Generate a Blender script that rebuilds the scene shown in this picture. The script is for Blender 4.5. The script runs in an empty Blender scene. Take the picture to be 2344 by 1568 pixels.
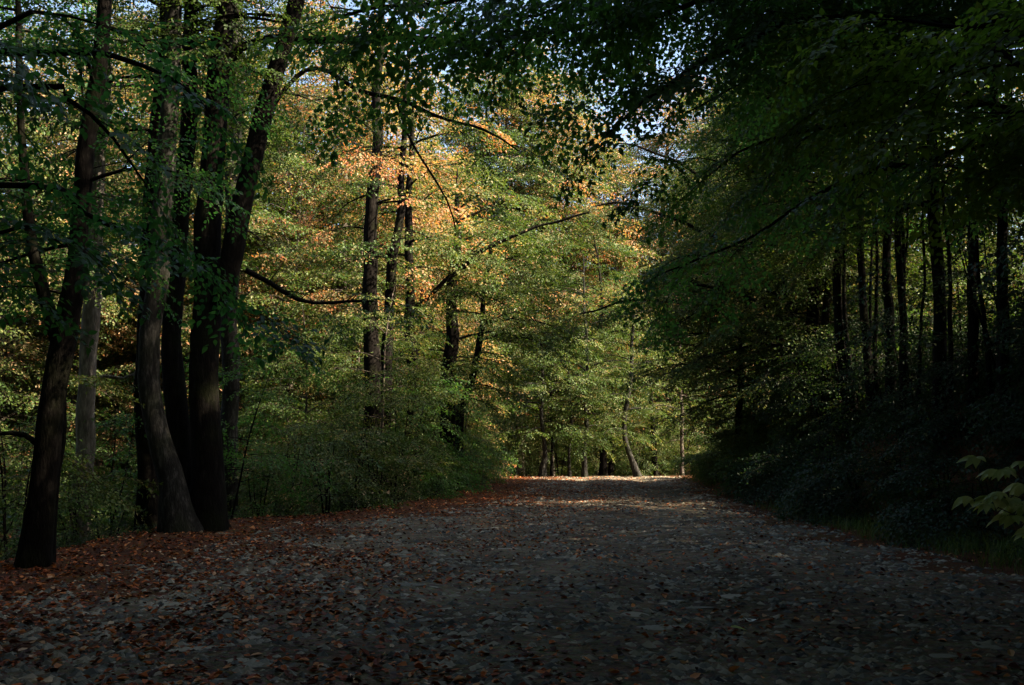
import bpy, math, random
import numpy as np
from mathutils import Vector, Matrix, noise

S = bpy.context.scene
C = S.collection
PI = math.pi
R = math.radians
rng = np.random.default_rng(7)
random.seed(7)

# ------------------------------------------------------------------ camera, sky, sun, exposure
EYE = 1.4
FPX = 995.0                      # focal length in pixels of the 1024 wide frame
PITCH = math.atan(120.0 / FPX)
cam_d = bpy.data.cameras.new("camera")
cam = bpy.data.objects.new("camera", cam_d)
C.objects.link(cam)
cam.location = (0, 0, EYE)
cam.rotation_euler = (PI / 2 + PITCH, 0, 0)
cam_d.sensor_width = 36.0
cam_d.lens = 36.0 * FPX / 1024.0
cam_d.clip_start = 0.05
cam_d.clip_end = 3000.0
S.camera = cam

SUN_EL, SUN_AZ = R(40), R(104)    # azimuth clockwise from +Y (the view direction): to the right and behind
to_sun = Vector((math.sin(SUN_AZ) * math.cos(SUN_EL), math.cos(SUN_AZ) * math.cos(SUN_EL), math.sin(SUN_EL)))
world = bpy.data.worlds.new("World")
S.world = world
world.use_nodes = True
wn = world.node_tree
sky = wn.nodes.new("ShaderNodeTexSky")
sky.sky_type = 'NISHITA'
sky.sun_disc = False
sky.sun_elevation = SUN_EL
sky.sun_rotation = SUN_AZ
sky.air_density = 1.0
sky.dust_density = 3.0
sky.ozone_density = 0.5
bg = wn.nodes["Background"]
bg.inputs["Strength"].default_value = 0.07
wn.links.new(sky.outputs["Color"], bg.inputs["Color"])
sun_d = bpy.data.lights.new("sun", 'SUN')
sun_d.energy = 5.0
sun_d.angle = R(0.5)
sun_d.color = (1.0, 0.82, 0.62)
sun = bpy.data.objects.new("sun", sun_d)
C.objects.link(sun)
sun.location = (40, -20, 60)
sun.rotation_euler = (-to_sun).to_track_quat('-Z', 'Y').to_euler()

S.view_settings.view_transform = 'Standard'
S.view_settings.look = 'None'
S.view_settings.gamma = 1.0
S.view_settings.exposure = 2.75
try:
    S.cycles.max_bounces = 6
    S.cycles.diffuse_bounces = 3
    S.cycles.glossy_bounces = 2
    S.cycles.transmission_bounces = 4
    S.cycles.use_denoising = True
    S.cycles.use_adaptive_sampling = False
    S.cycles.sample_clamp_indirect = 1.0
except Exception:
    pass

# ------------------------------------------------------------------ small helpers
PS = 1024.0 / 2343.0             # the photograph was measured in 2343 pixel wide coordinates


def at(px, py, Y):
    """World point on the sight line of a photo pixel at depth Y."""
    u = (px * PS - 512.0) / FPX
    v = (342.5 - py * PS) / FPX
    c, s = math.cos(PITCH), math.sin(PITCH)
    d = Vector((u, c - v * s, s + v * c))
    return Vector((0, 0, EYE)) + d * (Y / d.y)


def sstep(a, b, x):
    t = min(1.0, max(0.0, (x - a) / (b - a)))
    return t * t * (3 - 2 * t)


XL = [(-30, -7.5), (10, -7.0), (14, -6.4), (19, -6.5), (21.5, -6.0), (24, -3.7), (29, -1.9), (36, -1.2), (47, -0.7), (56, -1.5), (66, -4.0), (400, -60)]
XR = [(-30, 7.2), (10, 6.6), (18, 6.3), (25, 6.4), (35, 7.0), (50, 8.6), (58, 9.5), (66, 8.0), (400, -40)]


def lerp_tab(tab, y):
    return float(np.interp(y, [p[0] for p in tab], [p[1] for p in tab]))


def ground(x, y, fine=True):
    z = 0.68 * sstep(8, 49, y)
    z -= 0.55 * sstep(53, 74, y)
    if y > 78:
        z += 0.24 * (y - 78) * sstep(78, 100, y)
    xr, xl = lerp_tab(XR, y), lerp_tab(XL, y)
    d = x - xr
    if d > 0:
        start = 1.5 * (1 - sstep(11, 20, y)) + 0.25
        k = 1 - 0.8 * sstep(42, 58, y)
        q = max(0.0, d - start)
        b = min(q * 0.82, 3.0) + max(0.0, q - 3.66) * 0.33
        z += k * (b * sstep(0, 1.0, q)) + 0.05 * min(d, 1.5)
    d = xl - x
    if d > 0:
        z -= min(d * 0.30, 1.9) * sstep(0, 2.5, d) * (1 - 0.8 * sstep(50, 75, y))
    if fine:
        z += 0.05 * noise.noise((x * 0.55, y * 0.55, 3.1)) + 0.022 * noise.noise((x * 2.3, y * 1.9, 8.0))
        if abs(x) < 12 and y < 40:
            z += 0.012 * noise.noise((x * 7.1, y * 6.0, 1.0))
        # two worn wheel ruts along the track
        if xl < x < xr:
            m = 0.5 * (xl + xr)
            for o in (-1.3, 1.3):
                z -= 0.05 * math.exp(-((x - m - o - 0.8) / 0.45) ** 2)
    return z


def tag(o, label=None, cat=None, group=None, kind=None):
    if label: o["label"] = label
    if cat: o["category"] = cat
    if group: o["group"] = group
    if kind: o["kind"] = kind
    return o


def link(name, me, parent=None):
    o = bpy.data.objects.new(name, me)
    C.objects.link(o)
    if parent is not None:
        o.parent = parent
    return o


def root_at(name, loc, label, cat, group=None, rz=0.0, sc=1.0):
    o = bpy.data.objects.new(name, None)
    C.objects.link(o)
    o.location = loc
    o.rotation_euler = (0, 0, rz)
    o.scale = (sc, sc, sc)
    o.empty_display_size = 0.3
    return tag(o, label, cat, group)


# ------------------------------------------------------------------ mesh assembly with numpy
class MB:
    def __init__(self):
        self.v, self.f3, self.f4 = [], [], []
        self.n = 0
        self.m3, self.m4, self.t3, self.t4 = [], [], [], []

    def add(self, v, f3=None, f4=None, mat=0, t3=None, t4=None):
        self.v.append(np.asarray(v, dtype=np.float32).reshape(-1, 3))
        for f, F, M, T, t in ((f3, self.f3, self.m3, self.t3, t3), (f4, self.f4, self.m4, self.t4, t4)):
            if f is not None and len(f):
                f = np.asarray(f, dtype=np.int32)
                F.append(f + self.n)
                M.append(np.full(len(f), mat, dtype=np.int32))
                T.append(np.zeros(len(f), np.float32) if t is None else np.asarray(t, np.float32))
        self.n += len(self.v[-1])

    def mesh(self, name, mats, smooth=False, smooth_mat=None):
        me = bpy.data.meshes.new(name)
        v = np.concatenate(self.v) if self.v else np.zeros((0, 3), np.float32)
        f3 = np.concatenate(self.f3) if self.f3 else np.zeros((0, 3), np.int32)
        f4 = np.concatenate(self.f4) if self.f4 else np.zeros((0, 4), np.int32)
        n3, n4 = len(f3), len(f4)
        me.vertices.add(len(v))
        me.vertices.foreach_set("co", v.ravel())
        me.loops.add(n3 * 3 + n4 * 4)
        me.loops.foreach_set("vertex_index", np.concatenate([f3.ravel(), f4.ravel()]).astype(np.int32))
        me.polygons.add(n3 + n4)
        me.polygons.foreach_set("loop_start", np.concatenate([np.arange(n3) * 3, n3 * 3 + np.arange(n4) * 4]).astype(np.int32))
        mi = np.concatenate(self.m3 + self.m4).astype(np.int32)
        me.polygons.foreach_set("material_index", mi)
        sm = np.full(n3 + n4, smooth, dtype=bool)
        if smooth_mat is not None:
            sm = mi == smooth_mat
        me.polygons.foreach_set("use_smooth", sm)
        a = me.attributes.new("tint", 'FLOAT', 'FACE')
        a.data.foreach_set("value", np.concatenate(self.t3 + self.t4).astype(np.float32))
        for m in mats:
            me.materials.append(m)
        me.update(calc_edges=True)
        me.validate()
        return me


def tube(mb, pts, rad, sides=8, mat=0, rough=0.0, seed=0.0, cap=True, roots=0.0):
    """A tapered, slightly lumpy tube along a path."""
    P = [Vector(p) for p in pts]
    n = len(P)
    ang = np.linspace(0, 2 * PI, sides, endpoint=False)
    V = []
    up = None
    for i in range(n):
        t = (P[min(i + 1, n - 1)] - P[max(i - 1, 0)]).normalized()
        if up is None:
            up = t.orthogonal().normalized()
        up = (up - t * up.dot(t)).normalized()
        sd = t.cross(up)
        for a in ang:
            r = rad[i]
            if roots:
                r *= 1 + roots * (.35 + math.cos(4 * a + seed) * .6 + .4 * math.cos(7 * a + 2 * seed)) * math.exp(-max(0.0, P[i].z - P[0].z - .25) / .38)
            dr = up * math.cos(a) + sd * math.sin(a)
            if rough:
                q = P[i] + dr * r
                r *= 1 + rough * noise.noise((q.x * 2.2 + seed, q.y * 2.2, q.z * 0.9)) + 0.4 * rough * noise.noise((q.x * 9 + seed, q.y * 9, q.z * 4))
            V.append(P[i] + dr * r)
    F = []
    for i in range(n - 1):
        for k in range(sides):
            k2 = (k + 1) % sides
            F.append((i * sides + k, i * sides + k2, (i + 1) * sides + k2, (i + 1) * sides + k))
    f3 = []
    if cap:
        V.append(P[-1] + (P[-1] - P[-2]).normalized() * rad[-1] * 0.5)
        f3 = [((n - 1) * sides + k, (n - 1) * sides + (k + 1) % sides, n * sides) for k in range(sides)]
    mb.add([tuple(v) for v in V], f3, F, mat)


def smooth_path(pts, rad, step=0.45):
    """Catmull-Rom through control points."""
    P = [Vector(p) for p in pts]
    out, ro = [], []
    for i in range(len(P) - 1):
        p0, p1, p2, p3 = P[max(i - 1, 0)], P[i], P[i + 1], P[min(i + 2, len(P) - 1)]
        k = max(2, int((p2 - p1).length / step))
        for j in range(k):
            t = j / k
            q = 0.5 * ((2 * p1) + (p2 - p0) * t + (2 * p0 - 5 * p1 + 4 * p2 - p3) * t * t + (3 * p1 - p0 - 3 * p2 + p3) * t ** 3)
            out.append(q)
            ro.append(rad[i] + (rad[i + 1] - rad[i]) * t)
    out.append(P[-1]); ro.append(rad[-1])
    return out, ro


# ------------------------------------------------------------------ materials
def new_mat(name):
    m = bpy.data.materials.new(name)
    m.use_nodes = True
    nt = m.node_tree
    return m, nt, nt.nodes["Principled BSDF"], nt.nodes["Material Output"]


def ramp(nt, stops, interp='LINEAR'):
    n = nt.nodes.new("ShaderNodeValToRGB")
    n.color_ramp.interpolation = interp
    el = n.color_ramp.elements
    while len(el) < len(stops):
        el.new(0.5)
    for e, (p, c) in zip(el, stops):
        e.position = p
        e.color = (*c, 1)
    return n


def leaf_mat(name, stops, trans=0.45, rough=0.5, spec=0.22, boost=(1.55, 1.5, 0.75), objvar=0.14):
    m, nt, b, out = new_mat(name)
    a = nt.nodes.new("ShaderNodeAttribute")
    a.attribute_name = "tint"
    oi = nt.nodes.new("ShaderNodeObjectInfo")
    mr = nt.nodes.new("ShaderNodeMath"); mr.operation = 'MULTIPLY_ADD'
    nt.links.new(oi.outputs["Random"], mr.inputs[0])
    mr.inputs[1].default_value = objvar
    mr.inputs[2].default_value = -objvar / 2
    ad = nt.nodes.new("ShaderNodeMath"); ad.operation = 'ADD'; ad.use_clamp = True
    nt.links.new(a.outputs["Fac"], ad.inputs[0]); nt.links.new(mr.outputs[0], ad.inputs[1])
    r = ramp(nt, stops)
    nt.links.new(ad.outputs[0], r.inputs[0])
    nt.links.new(r.outputs[0], b.inputs["Base Color"])
    b.inputs["Roughness"].default_value = rough
    b.inputs["Specular IOR Level"].default_value = spec
    tb = nt.nodes.new("ShaderNodeBsdfTranslucent")
    mx = nt.nodes.new("ShaderNodeMix"); mx.data_type = 'RGBA'; mx.blend_type = 'MULTIPLY'
    mx.inputs["Factor"].default_value = 1.0
    nt.links.new(r.outputs[0], mx.inputs["A"])
    mx.inputs["B"].default_value = (*boost, 1)
    nt.links.new(mx.outputs["Result"], tb.inputs["Color"])
    ms = nt.nodes.new("ShaderNodeMixShader")
    ms.inputs[0].default_value = trans
    nt.links.new(b.outputs[0], ms.inputs[1]); nt.links.new(tb.outputs[0], ms.inputs[2])
    nt.links.new(ms.outputs[0], out.inputs["Surface"])
    return m


G0, G1, G2, G3 = (0.020, 0.050, 0.012), (0.040, 0.082, 0.016), (0.066, 0.100, 0.019), (0.155, 0.158, 0.058)
OR, RU, BR = (0.36, 0.15, 0.06), (0.28, 0.085, 0.032), (0.16, 0.07, 0.03)
TAN = (0.33, 0.235, 0.13)
M_GREEN = leaf_mat("leaf_green", [(0, G0), (0.45, G1), (0.85, G2), (1, G3)])
M_DARK = leaf_mat("leaf_painted_teal", [(0, (0.018, 0.062, 0.028)), (0.5, (0.032, 0.092, 0.032)), (0.9, (0.06, 0.125, 0.032)), (1, (0.12, 0.15, 0.04))], trans=0.5, boost=(1.6, 1.85, 0.85))  # teal sky sheen of shaded leaves put into the base colour
M_SHADE = leaf_mat("leaf_painted_shade", [(0, (0.008, 0.024, 0.010)), (0.6, (0.016, 0.042, 0.015)), (1, (0.05, 0.06, 0.018))], trans=0.35)  # deep shade of the bank painted in as a darker leaf colour
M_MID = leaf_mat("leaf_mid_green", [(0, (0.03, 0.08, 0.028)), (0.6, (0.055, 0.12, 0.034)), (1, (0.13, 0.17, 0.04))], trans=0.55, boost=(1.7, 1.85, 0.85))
M_BRIGHT = leaf_mat("leaf_painted_sun", [(0, (0.06, 0.11, 0.022)), (0.6, (0.11, 0.17, 0.03)), (1, (0.2, 0.22, 0.05))], trans=0.55, boost=(1.6, 1.7, 0.7))  # glow of lit leaves painted in as a lighter leaf colour
M_YEL = leaf_mat("leaf_yellow_green", [(0, G0), (0.28, G1), (0.56, G2), (0.80, G3), (0.93, TAN), (1, OR)], trans=0.36)
M_AUT = leaf_mat("leaf_turning", [(0, G0), (0.26, G1), (0.44, G2), (0.54, G3), (0.62, TAN), (0.82, OR), (1, RU)], trans=0.34, objvar=0.42)
M_ORG = leaf_mat("leaf_copper", [(0, G1), (0.25, G2), (0.42, G3), (0.6, TAN), (0.8, OR), (1, RU)], objvar=0.2)
M_LIME = leaf_mat("leaf_lime", [(0, (0.26, 0.32, 0.08)), (0.6, (0.36, 0.41, 0.12)), (1, (0.46, 0.46, 0.17))], trans=0.28, boost=(1.5, 1.5, 0.7))
M_LITTER = leaf_mat("dead_leaf", [(0, (0.012, 0.005, 0.003)), (0.36, (0.055, 0.014, 0.006)), (0.6, (0.18, 0.040, 0.011)), (0.84, (0.38, 0.105, 0.022)), (0.95, (0.46, 0.21, 0.08)), (1, (0.5, 0.38, 0.25))], trans=0.1, rough=0.65, spec=0.2, objvar=0)
M_GRASS = leaf_mat("grass_blade", [(0, (0.035, 0.075, 0.015)), (0.7, (0.07, 0.12, 0.025)), (1, (0.16, 0.16, 0.05))], trans=0.35, objvar=0)


def bark_mat(name, c0, c1, c2, moss=(0.035, 0.05, 0.012), moss_amt=0.35, scale=1.0):
    m, nt, b, out = new_mat(name)
    tc = nt.nodes.new("ShaderNodeTexCoord")
    mp = nt.nodes.new("ShaderNodeMapping")
    mp.inputs["Scale"].default_value = (6 * scale, 6 * scale, 1.6 * scale)
    nt.links.new(tc.outputs["Object"], mp.inputs[0])
    n1 = nt.nodes.new("ShaderNodeTexNoise"); n1.inputs["Scale"].default_value = 2.2; n1.inputs["Detail"].default_value = 8; n1.inputs["Roughness"].default_value = 0.7
    nt.links.new(mp.outputs[0], n1.inputs["Vector"])
    r1 = ramp(nt, [(0.32, c0), (0.52, c1), (0.68, c2)])
    nt.links.new(n1.outputs["Fac"], r1.inputs[0])
    n2 = nt.nodes.new("ShaderNodeTexNoise"); n2.inputs["Scale"].default_value = 1.3; n2.inputs["Detail"].default_value = 5
    nt.links.new(tc.outputs["Object"], n2.inputs["Vector"])
    r2 = ramp(nt, [(0.5, (0, 0, 0)), (0.62, (moss_amt,) * 3)])
    nt.links.new(n2.outputs["Fac"], r2.inputs[0])
    mx = nt.nodes.new("ShaderNodeMix"); mx.data_type = 'RGBA'
    nt.links.new(r2.outputs[0], mx.inputs["Factor"])
    nt.links.new(r1.outputs[0], mx.inputs["A"]); mx.inputs["B"].default_value = (*moss, 1)
    nt.links.new(mx.outputs["Result"], b.inputs["Base Color"])
    b.inputs["Roughness"].default_value = 0.9
    b.inputs["Specular IOR Level"].default_value = 0.04
    mp2 = nt.nodes.new("ShaderNodeMapping")
    mp2.inputs["Scale"].default_value = (14 * scale, 14 * scale, 4 * scale)
    nt.links.new(tc.outputs["Object"], mp2.inputs[0])
    n3 = nt.nodes.new("ShaderNodeTexNoise"); n3.inputs["Scale"].default_value = 3; n3.inputs["Detail"].default_value = 8
    nt.links.new(mp2.outputs[0], n3.inputs["Vector"])
    bp = nt.nodes.new("ShaderNodeBump"); bp.inputs["Strength"].default_value = 0.7; bp.inputs["Distance"].default_value = 0.03
    nt.links.new(n3.outputs["Fac"], bp.inputs["Height"])
    nt.links.new(bp.outputs[0], b.inputs["Normal"])
    return m


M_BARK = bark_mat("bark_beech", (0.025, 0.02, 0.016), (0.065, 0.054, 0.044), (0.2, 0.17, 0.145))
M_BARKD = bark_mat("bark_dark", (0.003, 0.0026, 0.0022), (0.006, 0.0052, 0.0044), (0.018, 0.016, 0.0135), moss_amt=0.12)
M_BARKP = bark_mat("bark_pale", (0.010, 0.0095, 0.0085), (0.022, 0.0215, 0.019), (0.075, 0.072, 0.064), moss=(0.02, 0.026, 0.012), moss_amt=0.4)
M_BARKL = bark_mat("bark_painted_sun", (0.06, 0.053, 0.046), (0.15, 0.135, 0.115), (0.30, 0.27, 0.23), moss_amt=0.2)  # sunlight on the trunk painted in as paler bark
M_TWIG = bark_mat("twig", (0.022, 0.017, 0.013), (0.045, 0.034, 0.026), (0.08, 0.06, 0.045), moss_amt=0.0)


def soil_mat(name, cols, scale, bump, rough=0.95):
    m, nt, b, out = new_mat(name)
    tc = nt.nodes.new("ShaderNodeTexCoord")
    n1 = nt.nodes.new("ShaderNodeTexNoise"); n1.inputs["Scale"].default_value = scale; n1.inputs["Detail"].default_value = 9; n1.inputs["Roughness"].default_value = 0.75
    nt.links.new(tc.outputs["Object"], n1.inputs["Vector"])
    n2 = nt.nodes.new("ShaderNodeTexNoise"); n2.inputs["Scale"].default_value = 0.6; n2.inputs["Detail"].default_value = 4
    nt.links.new(tc.outputs["Object"], n2.inputs["Vector"])
    vo = nt.nodes.new("ShaderNodeTexVoronoi"); vo.inputs["Scale"].default_value = 22
    nt.links.new(tc.outputs["Object"], vo.inputs["Vector"])
    ad = nt.nodes.new("ShaderNodeMath"); ad.operation = 'MULTIPLY_ADD'
    nt.links.new(n2.outputs["Fac"], ad.inputs[0]); ad.inputs[1].default_value = 0.5
    nt.links.new(n1.outputs["Fac"], ad.inputs[2])
    r = ramp(nt, [(0.5 + 0.14 * i - 0.02, c) for i, c in enumerate(cols)])
    nt.links.new(ad.outputs[0], r.inputs[0])
    hs = nt.nodes.new("ShaderNodeMix"); hs.data_type = 'RGBA'; hs.blend_type = 'OVERLAY'; hs.inputs["Factor"].default_value = 0.22
    nt.links.new(r.outputs[0], hs.inputs["A"]); nt.links.new(vo.outputs["Color"], hs.inputs["B"])
    nt.links.new(hs.outputs["Result"], b.inputs["Base Color"])
    b.inputs["Roughness"].default_value = rough
    b.inputs["Specular IOR Level"].default_value = 0.08
    n3 = nt.nodes.new("ShaderNodeTexNoise"); n3.inputs["Scale"].default_value = 45; n3.inputs["Detail"].default_value = 6
    nt.links.new(tc.outputs["Object"], n3.inputs["Vector"])
    a2 = nt.nodes.new("ShaderNodeMath"); a2.operation = 'MULTIPLY_ADD'
    nt.links.new(vo.outputs["Distance"], a2.inputs[0]); a2.inputs[1].default_value = -0.8
    nt.links.new(n3.outputs["Fac"], a2.inputs[2])
    bp = nt.nodes.new("ShaderNodeBump"); bp.inputs["Strength"].default_value = bump; bp.inputs["Distance"].default_value = 0.02
    nt.links.new(a2.outputs[0], bp.inputs["Height"])
    nt.links.new(bp.outputs[0], b.inputs["Normal"])
    return m


M_ROAD = soil_mat("track_dirt", [(0.014, 0.0095, 0.006), (0.040, 0.030, 0.019), (0.095, 0.075, 0.049), (0.15, 0.122, 0.08)], 7.0, 0.9)
M_FLOOR = soil_mat("forest_floor", [(0.016, 0.008, 0.005), (0.040, 0.017, 0.008), (0.078, 0.031, 0.013), (0.05, 0.038, 0.016)], 5.0, 1.0, .9)


def stone_mat(name, c0, c1):
    m, nt, b, out = new_mat(name)
    tc = nt.nodes.new("ShaderNodeTexCoord")
    n1 = nt.nodes.new("ShaderNodeTexNoise"); n1.inputs["Scale"].default_value = 9; n1.inputs["Detail"].default_value = 8
    nt.links.new(tc.outputs["Object"], n1.inputs["Vector"])
    oi = nt.nodes.new("ShaderNodeObjectInfo")
    at_ = nt.nodes.new("ShaderNodeAttribute"); at_.attribute_name = "tint"
    ad = nt.nodes.new("ShaderNodeMath"); ad.operation = 'MULTIPLY_ADD'
    nt.links.new(oi.outputs["Random"], ad.inputs[0]); ad.inputs[1].default_value = 0.3
    ad0 = nt.nodes.new("ShaderNodeMath"); ad0.operation = 'MULTIPLY_ADD'
    nt.links.new(at_.outputs["Fac"], ad0.inputs[0]); ad0.inputs[1].default_value = 0.55
    nm_ = nt.nodes.new("ShaderNodeMath"); nm_.operation = 'MULTIPLY'; nm_.inputs[1].default_value = 0.3
    nt.links.new(n1.outputs["Fac"], nm_.inputs[0]); nt.links.new(nm_.outputs[0], ad0.inputs[2])
    nt.links.new(ad0.outputs[0], ad.inputs[2])
    r = ramp(nt, [(0.15, (0.018, 0.019, 0.019)), (0.4, c0), (0.6, c1), (0.78, (0.26, 0.225, 0.16)), (0.97, (0.38, 0.33, 0.23))])
    nt.links.new(ad.outputs[0], r.inputs[0])
    nt.links.new(r.outputs[0], b.inputs["Base Color"])
    b.inputs["Roughness"].default_value = 0.7
    b.inputs["Specular IOR Level"].default_value = 0.2
    bp = nt.nodes.new("ShaderNodeBump"); bp.inputs["Strength"].default_value = 0.5; bp.inputs["Distance"].default_value = 0.01
    nt.links.new(n1.outputs["Fac"], bp.inputs["Height"]); nt.links.new(bp.outputs[0], b.inputs["Normal"])
    return m


M_STONE = stone_mat("track_stone", (0.075, 0.078, 0.060), (0.19, 0.178, 0.128))

# ------------------------------------------------------------------ ground
def axis(segs):
    out = []
    for a, b, s in segs:
        out += list(np.arange(a, b, s))
    return np.array(out + [segs[-1][1]])


gx = axis([(-400, -60, 34), (-60, -20, 2.5), (-20, -9, 0.6), (-9, 12, 0.16), (12, 30, 0.7), (30, 80, 3), (80, 400, 40)])
gy = axis([(-120, -20, 20), (-20, 3, 1.2), (3, 30, 0.16), (30, 56, 0.3), (56, 130, 1.5), (130, 160, 5), (160, 500, 34)])
nx, ny = len(gx), len(gy)
gz = np.zeros((ny, nx), np.float32)
for j, y in enumerate(gy):
    for i, x in enumerate(gx):
        gz[j, i] = ground(float(np.clip(x, -80, 60)), float(min(y, 130)))
GX, GY = np.meshgrid(gx, gy)
gv = np.stack([GX, GY, gz], -1).reshape(-1, 3)
jj, ii = np.meshgrid(np.arange(ny - 1), np.arange(nx - 1), indexing='ij')
q = np.stack([jj * nx + ii, jj * nx + ii + 1, (jj + 1) * nx + ii + 1, (jj + 1) * nx + ii], -1).reshape(-1, 4)
cx = gv[q].mean(1)
xl_ = np.interp(cx[:, 1], [p[0] for p in XL], [p[1] for p in XL])
xr_ = np.interp(cx[:, 1], [p[0] for p in XR], [p[1] for p in XR])
wob = 0.35 * np.sin(cx[:, 1] * 1.7) + 0.25 * np.sin(cx[:, 1] * 4.1 + 1)
is_road = (cx[:, 0] > xl_ + 2.9 + 1.8 * wob) & (cx[:, 0] < xr_ - 0.9 + wob)
for nm, sel, m in (("road", is_road, M_ROAD), ("ground", ~is_road, M_FLOOR)):
    used = np.unique(q[sel])
    remap = np.zeros(len(gv), np.int32); remap[used] = np.arange(len(used))
    mb = MB(); mb.add(gv[used], None, remap[q[sel]])
    o = link(nm, mb.mesh(nm, [m], smooth=True))
    tag(o, kind="structure")

# ------------------------------------------------------------------ leaves and sprays
def leaf_shape(kind):
    if kind == 'far':     # folded lozenge
        v = np.array([(0, 0, 0), (0.45, -0.33, 0.06), (1, 0, -0.06), (0.45, 0.33, 0.06)], np.float32)
        return v, np.array([(0, 1, 2), (0, 2, 3)], np.int32)
    x = [0.0, 0.16, 0.4, 0.66, 0.86]
    w = [0.0, 0.22, 0.33, 0.24, 0.10]
    v = [(0, 0, 0)]
    for a, b in zip(x[1:], w[1:]):
        z = -0.12 * a * a
        v += [(a, -b, z + b * 0.22), (a, 0, z), (a, b, z + b * 0.22)]
    v.append((1.04, 0, -0.14))
    f = [(0, 1, 2), (0, 2, 3)]
    for k in range(3):
        a, b = 1 + 3 * k, 4 + 3 * k
        f += [(a, b, b + 1), (a, b + 1, a + 1), (a + 1, b + 1, b + 2), (a + 1, b + 2, a + 2)]
    f += [(10, 13, 11), (11, 13, 12)]
    return np.array(v, np.float32), np.array(f, np.int32)


def rot_basis(d, up):
    d = d / np.linalg.norm(d)
    y = np.cross(up, d); y /= max(np.linalg.norm(y), 1e-6)
    z = np.cross(d, y)
    return np.stack([d, y, z], 1)


def make_spray(seed, kind='far', leaf=0.085, step=0.075, length=1.0, twigs=7, tilt=0.35):
    """A flat beech-like spray along +X, up +Z; returns leaves (verts, faces, leaf id) and twigs."""
    g = np.random.default_rng(seed)
    lv, lf = leaf_shape(kind)
    V, F, ID = [], [], []
    TV, TF = [], []
    n = 0

    def axis_pts(p, d, L, k=4):
        pts = [p]
        for _ in range(k):
            d = d + np.array([g.normal(0, .09), g.normal(0, .09), -0.07 + g.normal(0, .04)])
            d /= np.linalg.norm(d)
            pts.append(pts[-1] + d * L / k)
        return np.array(pts)

    def put_leaf(p, d, s):
        nonlocal n
        up = np.array([g.normal(0, tilt), g.normal(0, tilt), 1.0])
        B = rot_basis(d + np.array([0, 0, -0.07 + g.normal(0, .15)]), up)
        v = (lv * s) @ B.T + p
        F.append(lf + len(lv) * n); V.append(v); ID.append(np.full(len(lf), n)); n += 1

    def put_twig(pts, r):
        nonlocal TV, TF
        base = sum(len(t) for t in TV)
        k = len(pts)
        for i, p in enumerate(pts):
            rr = r * (1 - 0.8 * i / (k - 1))
            TV.append(np.array([p + (0, rr, 0), p + (0, -rr * .6, rr * .8), p + (0, -rr * .6, -rr * .8)]))
        for i in range(k - 1):
            for a in range(3):
                b = (a + 1) % 3
                TF.append((base + i * 3 + a, base + i * 3 + b, base + i * 3 + 3 + b, base + i * 3 + 3 + a))

    main = axis_pts(np.zeros(3), np.array([1.0, 0, 0.08]), length)
    put_twig(main, 0.0065)
    segs = [(main, length)]
    for i in range(twigs):
        t = 0.12 + 0.8 * i / twigs
        f = t * 4; a = int(f); p = main[a] + (main[a + 1] - main[a]) * (f - a)
        s = 1 if i % 2 else -1
        an = s * R(g.uniform(38, 62))
        L = (0.52 * (1 - t) + 0.16) * length * g.uniform(.8, 1.2)
        tw = axis_pts(p, np.array([math.cos(an), math.sin(an), g.normal(0, .12)]), L)
        put_twig(tw, 0.0035)
        segs.append((tw, L))
    for pts, L in segs:
        k = max(2, int(L / step))
        for j in range(k):
            t = (j + 0.5 + g.uniform(-.25, .25)) / k
            if t < 0.12: continue
            f = min(t, .999) * 4; a = int(f)
            d = pts[a + 1] - pts[a]; p = pts[a] + d * (f - a)
            d = d / np.linalg.norm(d)
            an = (1 if j % 2 else -1) * R(g.uniform(30, 65))
            dd = np.array([d[0] * math.cos(an) - d[1] * math.sin(an), d[0] * math.sin(an) + d[1] * math.cos(an), d[2]])
            put_leaf(p, dd, leaf * g.uniform(.65, 1.15))
        put_leaf(pts[-1], pts[-1] - pts[-2], leaf * g.uniform(.8, 1.1))
    return dict(v=np.concatenate(V), f=np.concatenate(F), id=np.concatenate(ID), n=n,
                tv=np.concatenate(TV), tf=np.array(TF, np.int32))


SP_FAR = [make_spray(100 + k, 'far', 0.118, 0.105, 1.1, 7, .75) for k in range(7)]
SP_MID = [make_spray(200 + k, 'far', 0.088, 0.072, 1.0, 8, .5) for k in range(7)]
SP_NEAR = [make_spray(300 + k, 'near', 0.088, 0.056, 0.9, 9, 0.22) for k in range(7)]


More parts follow.
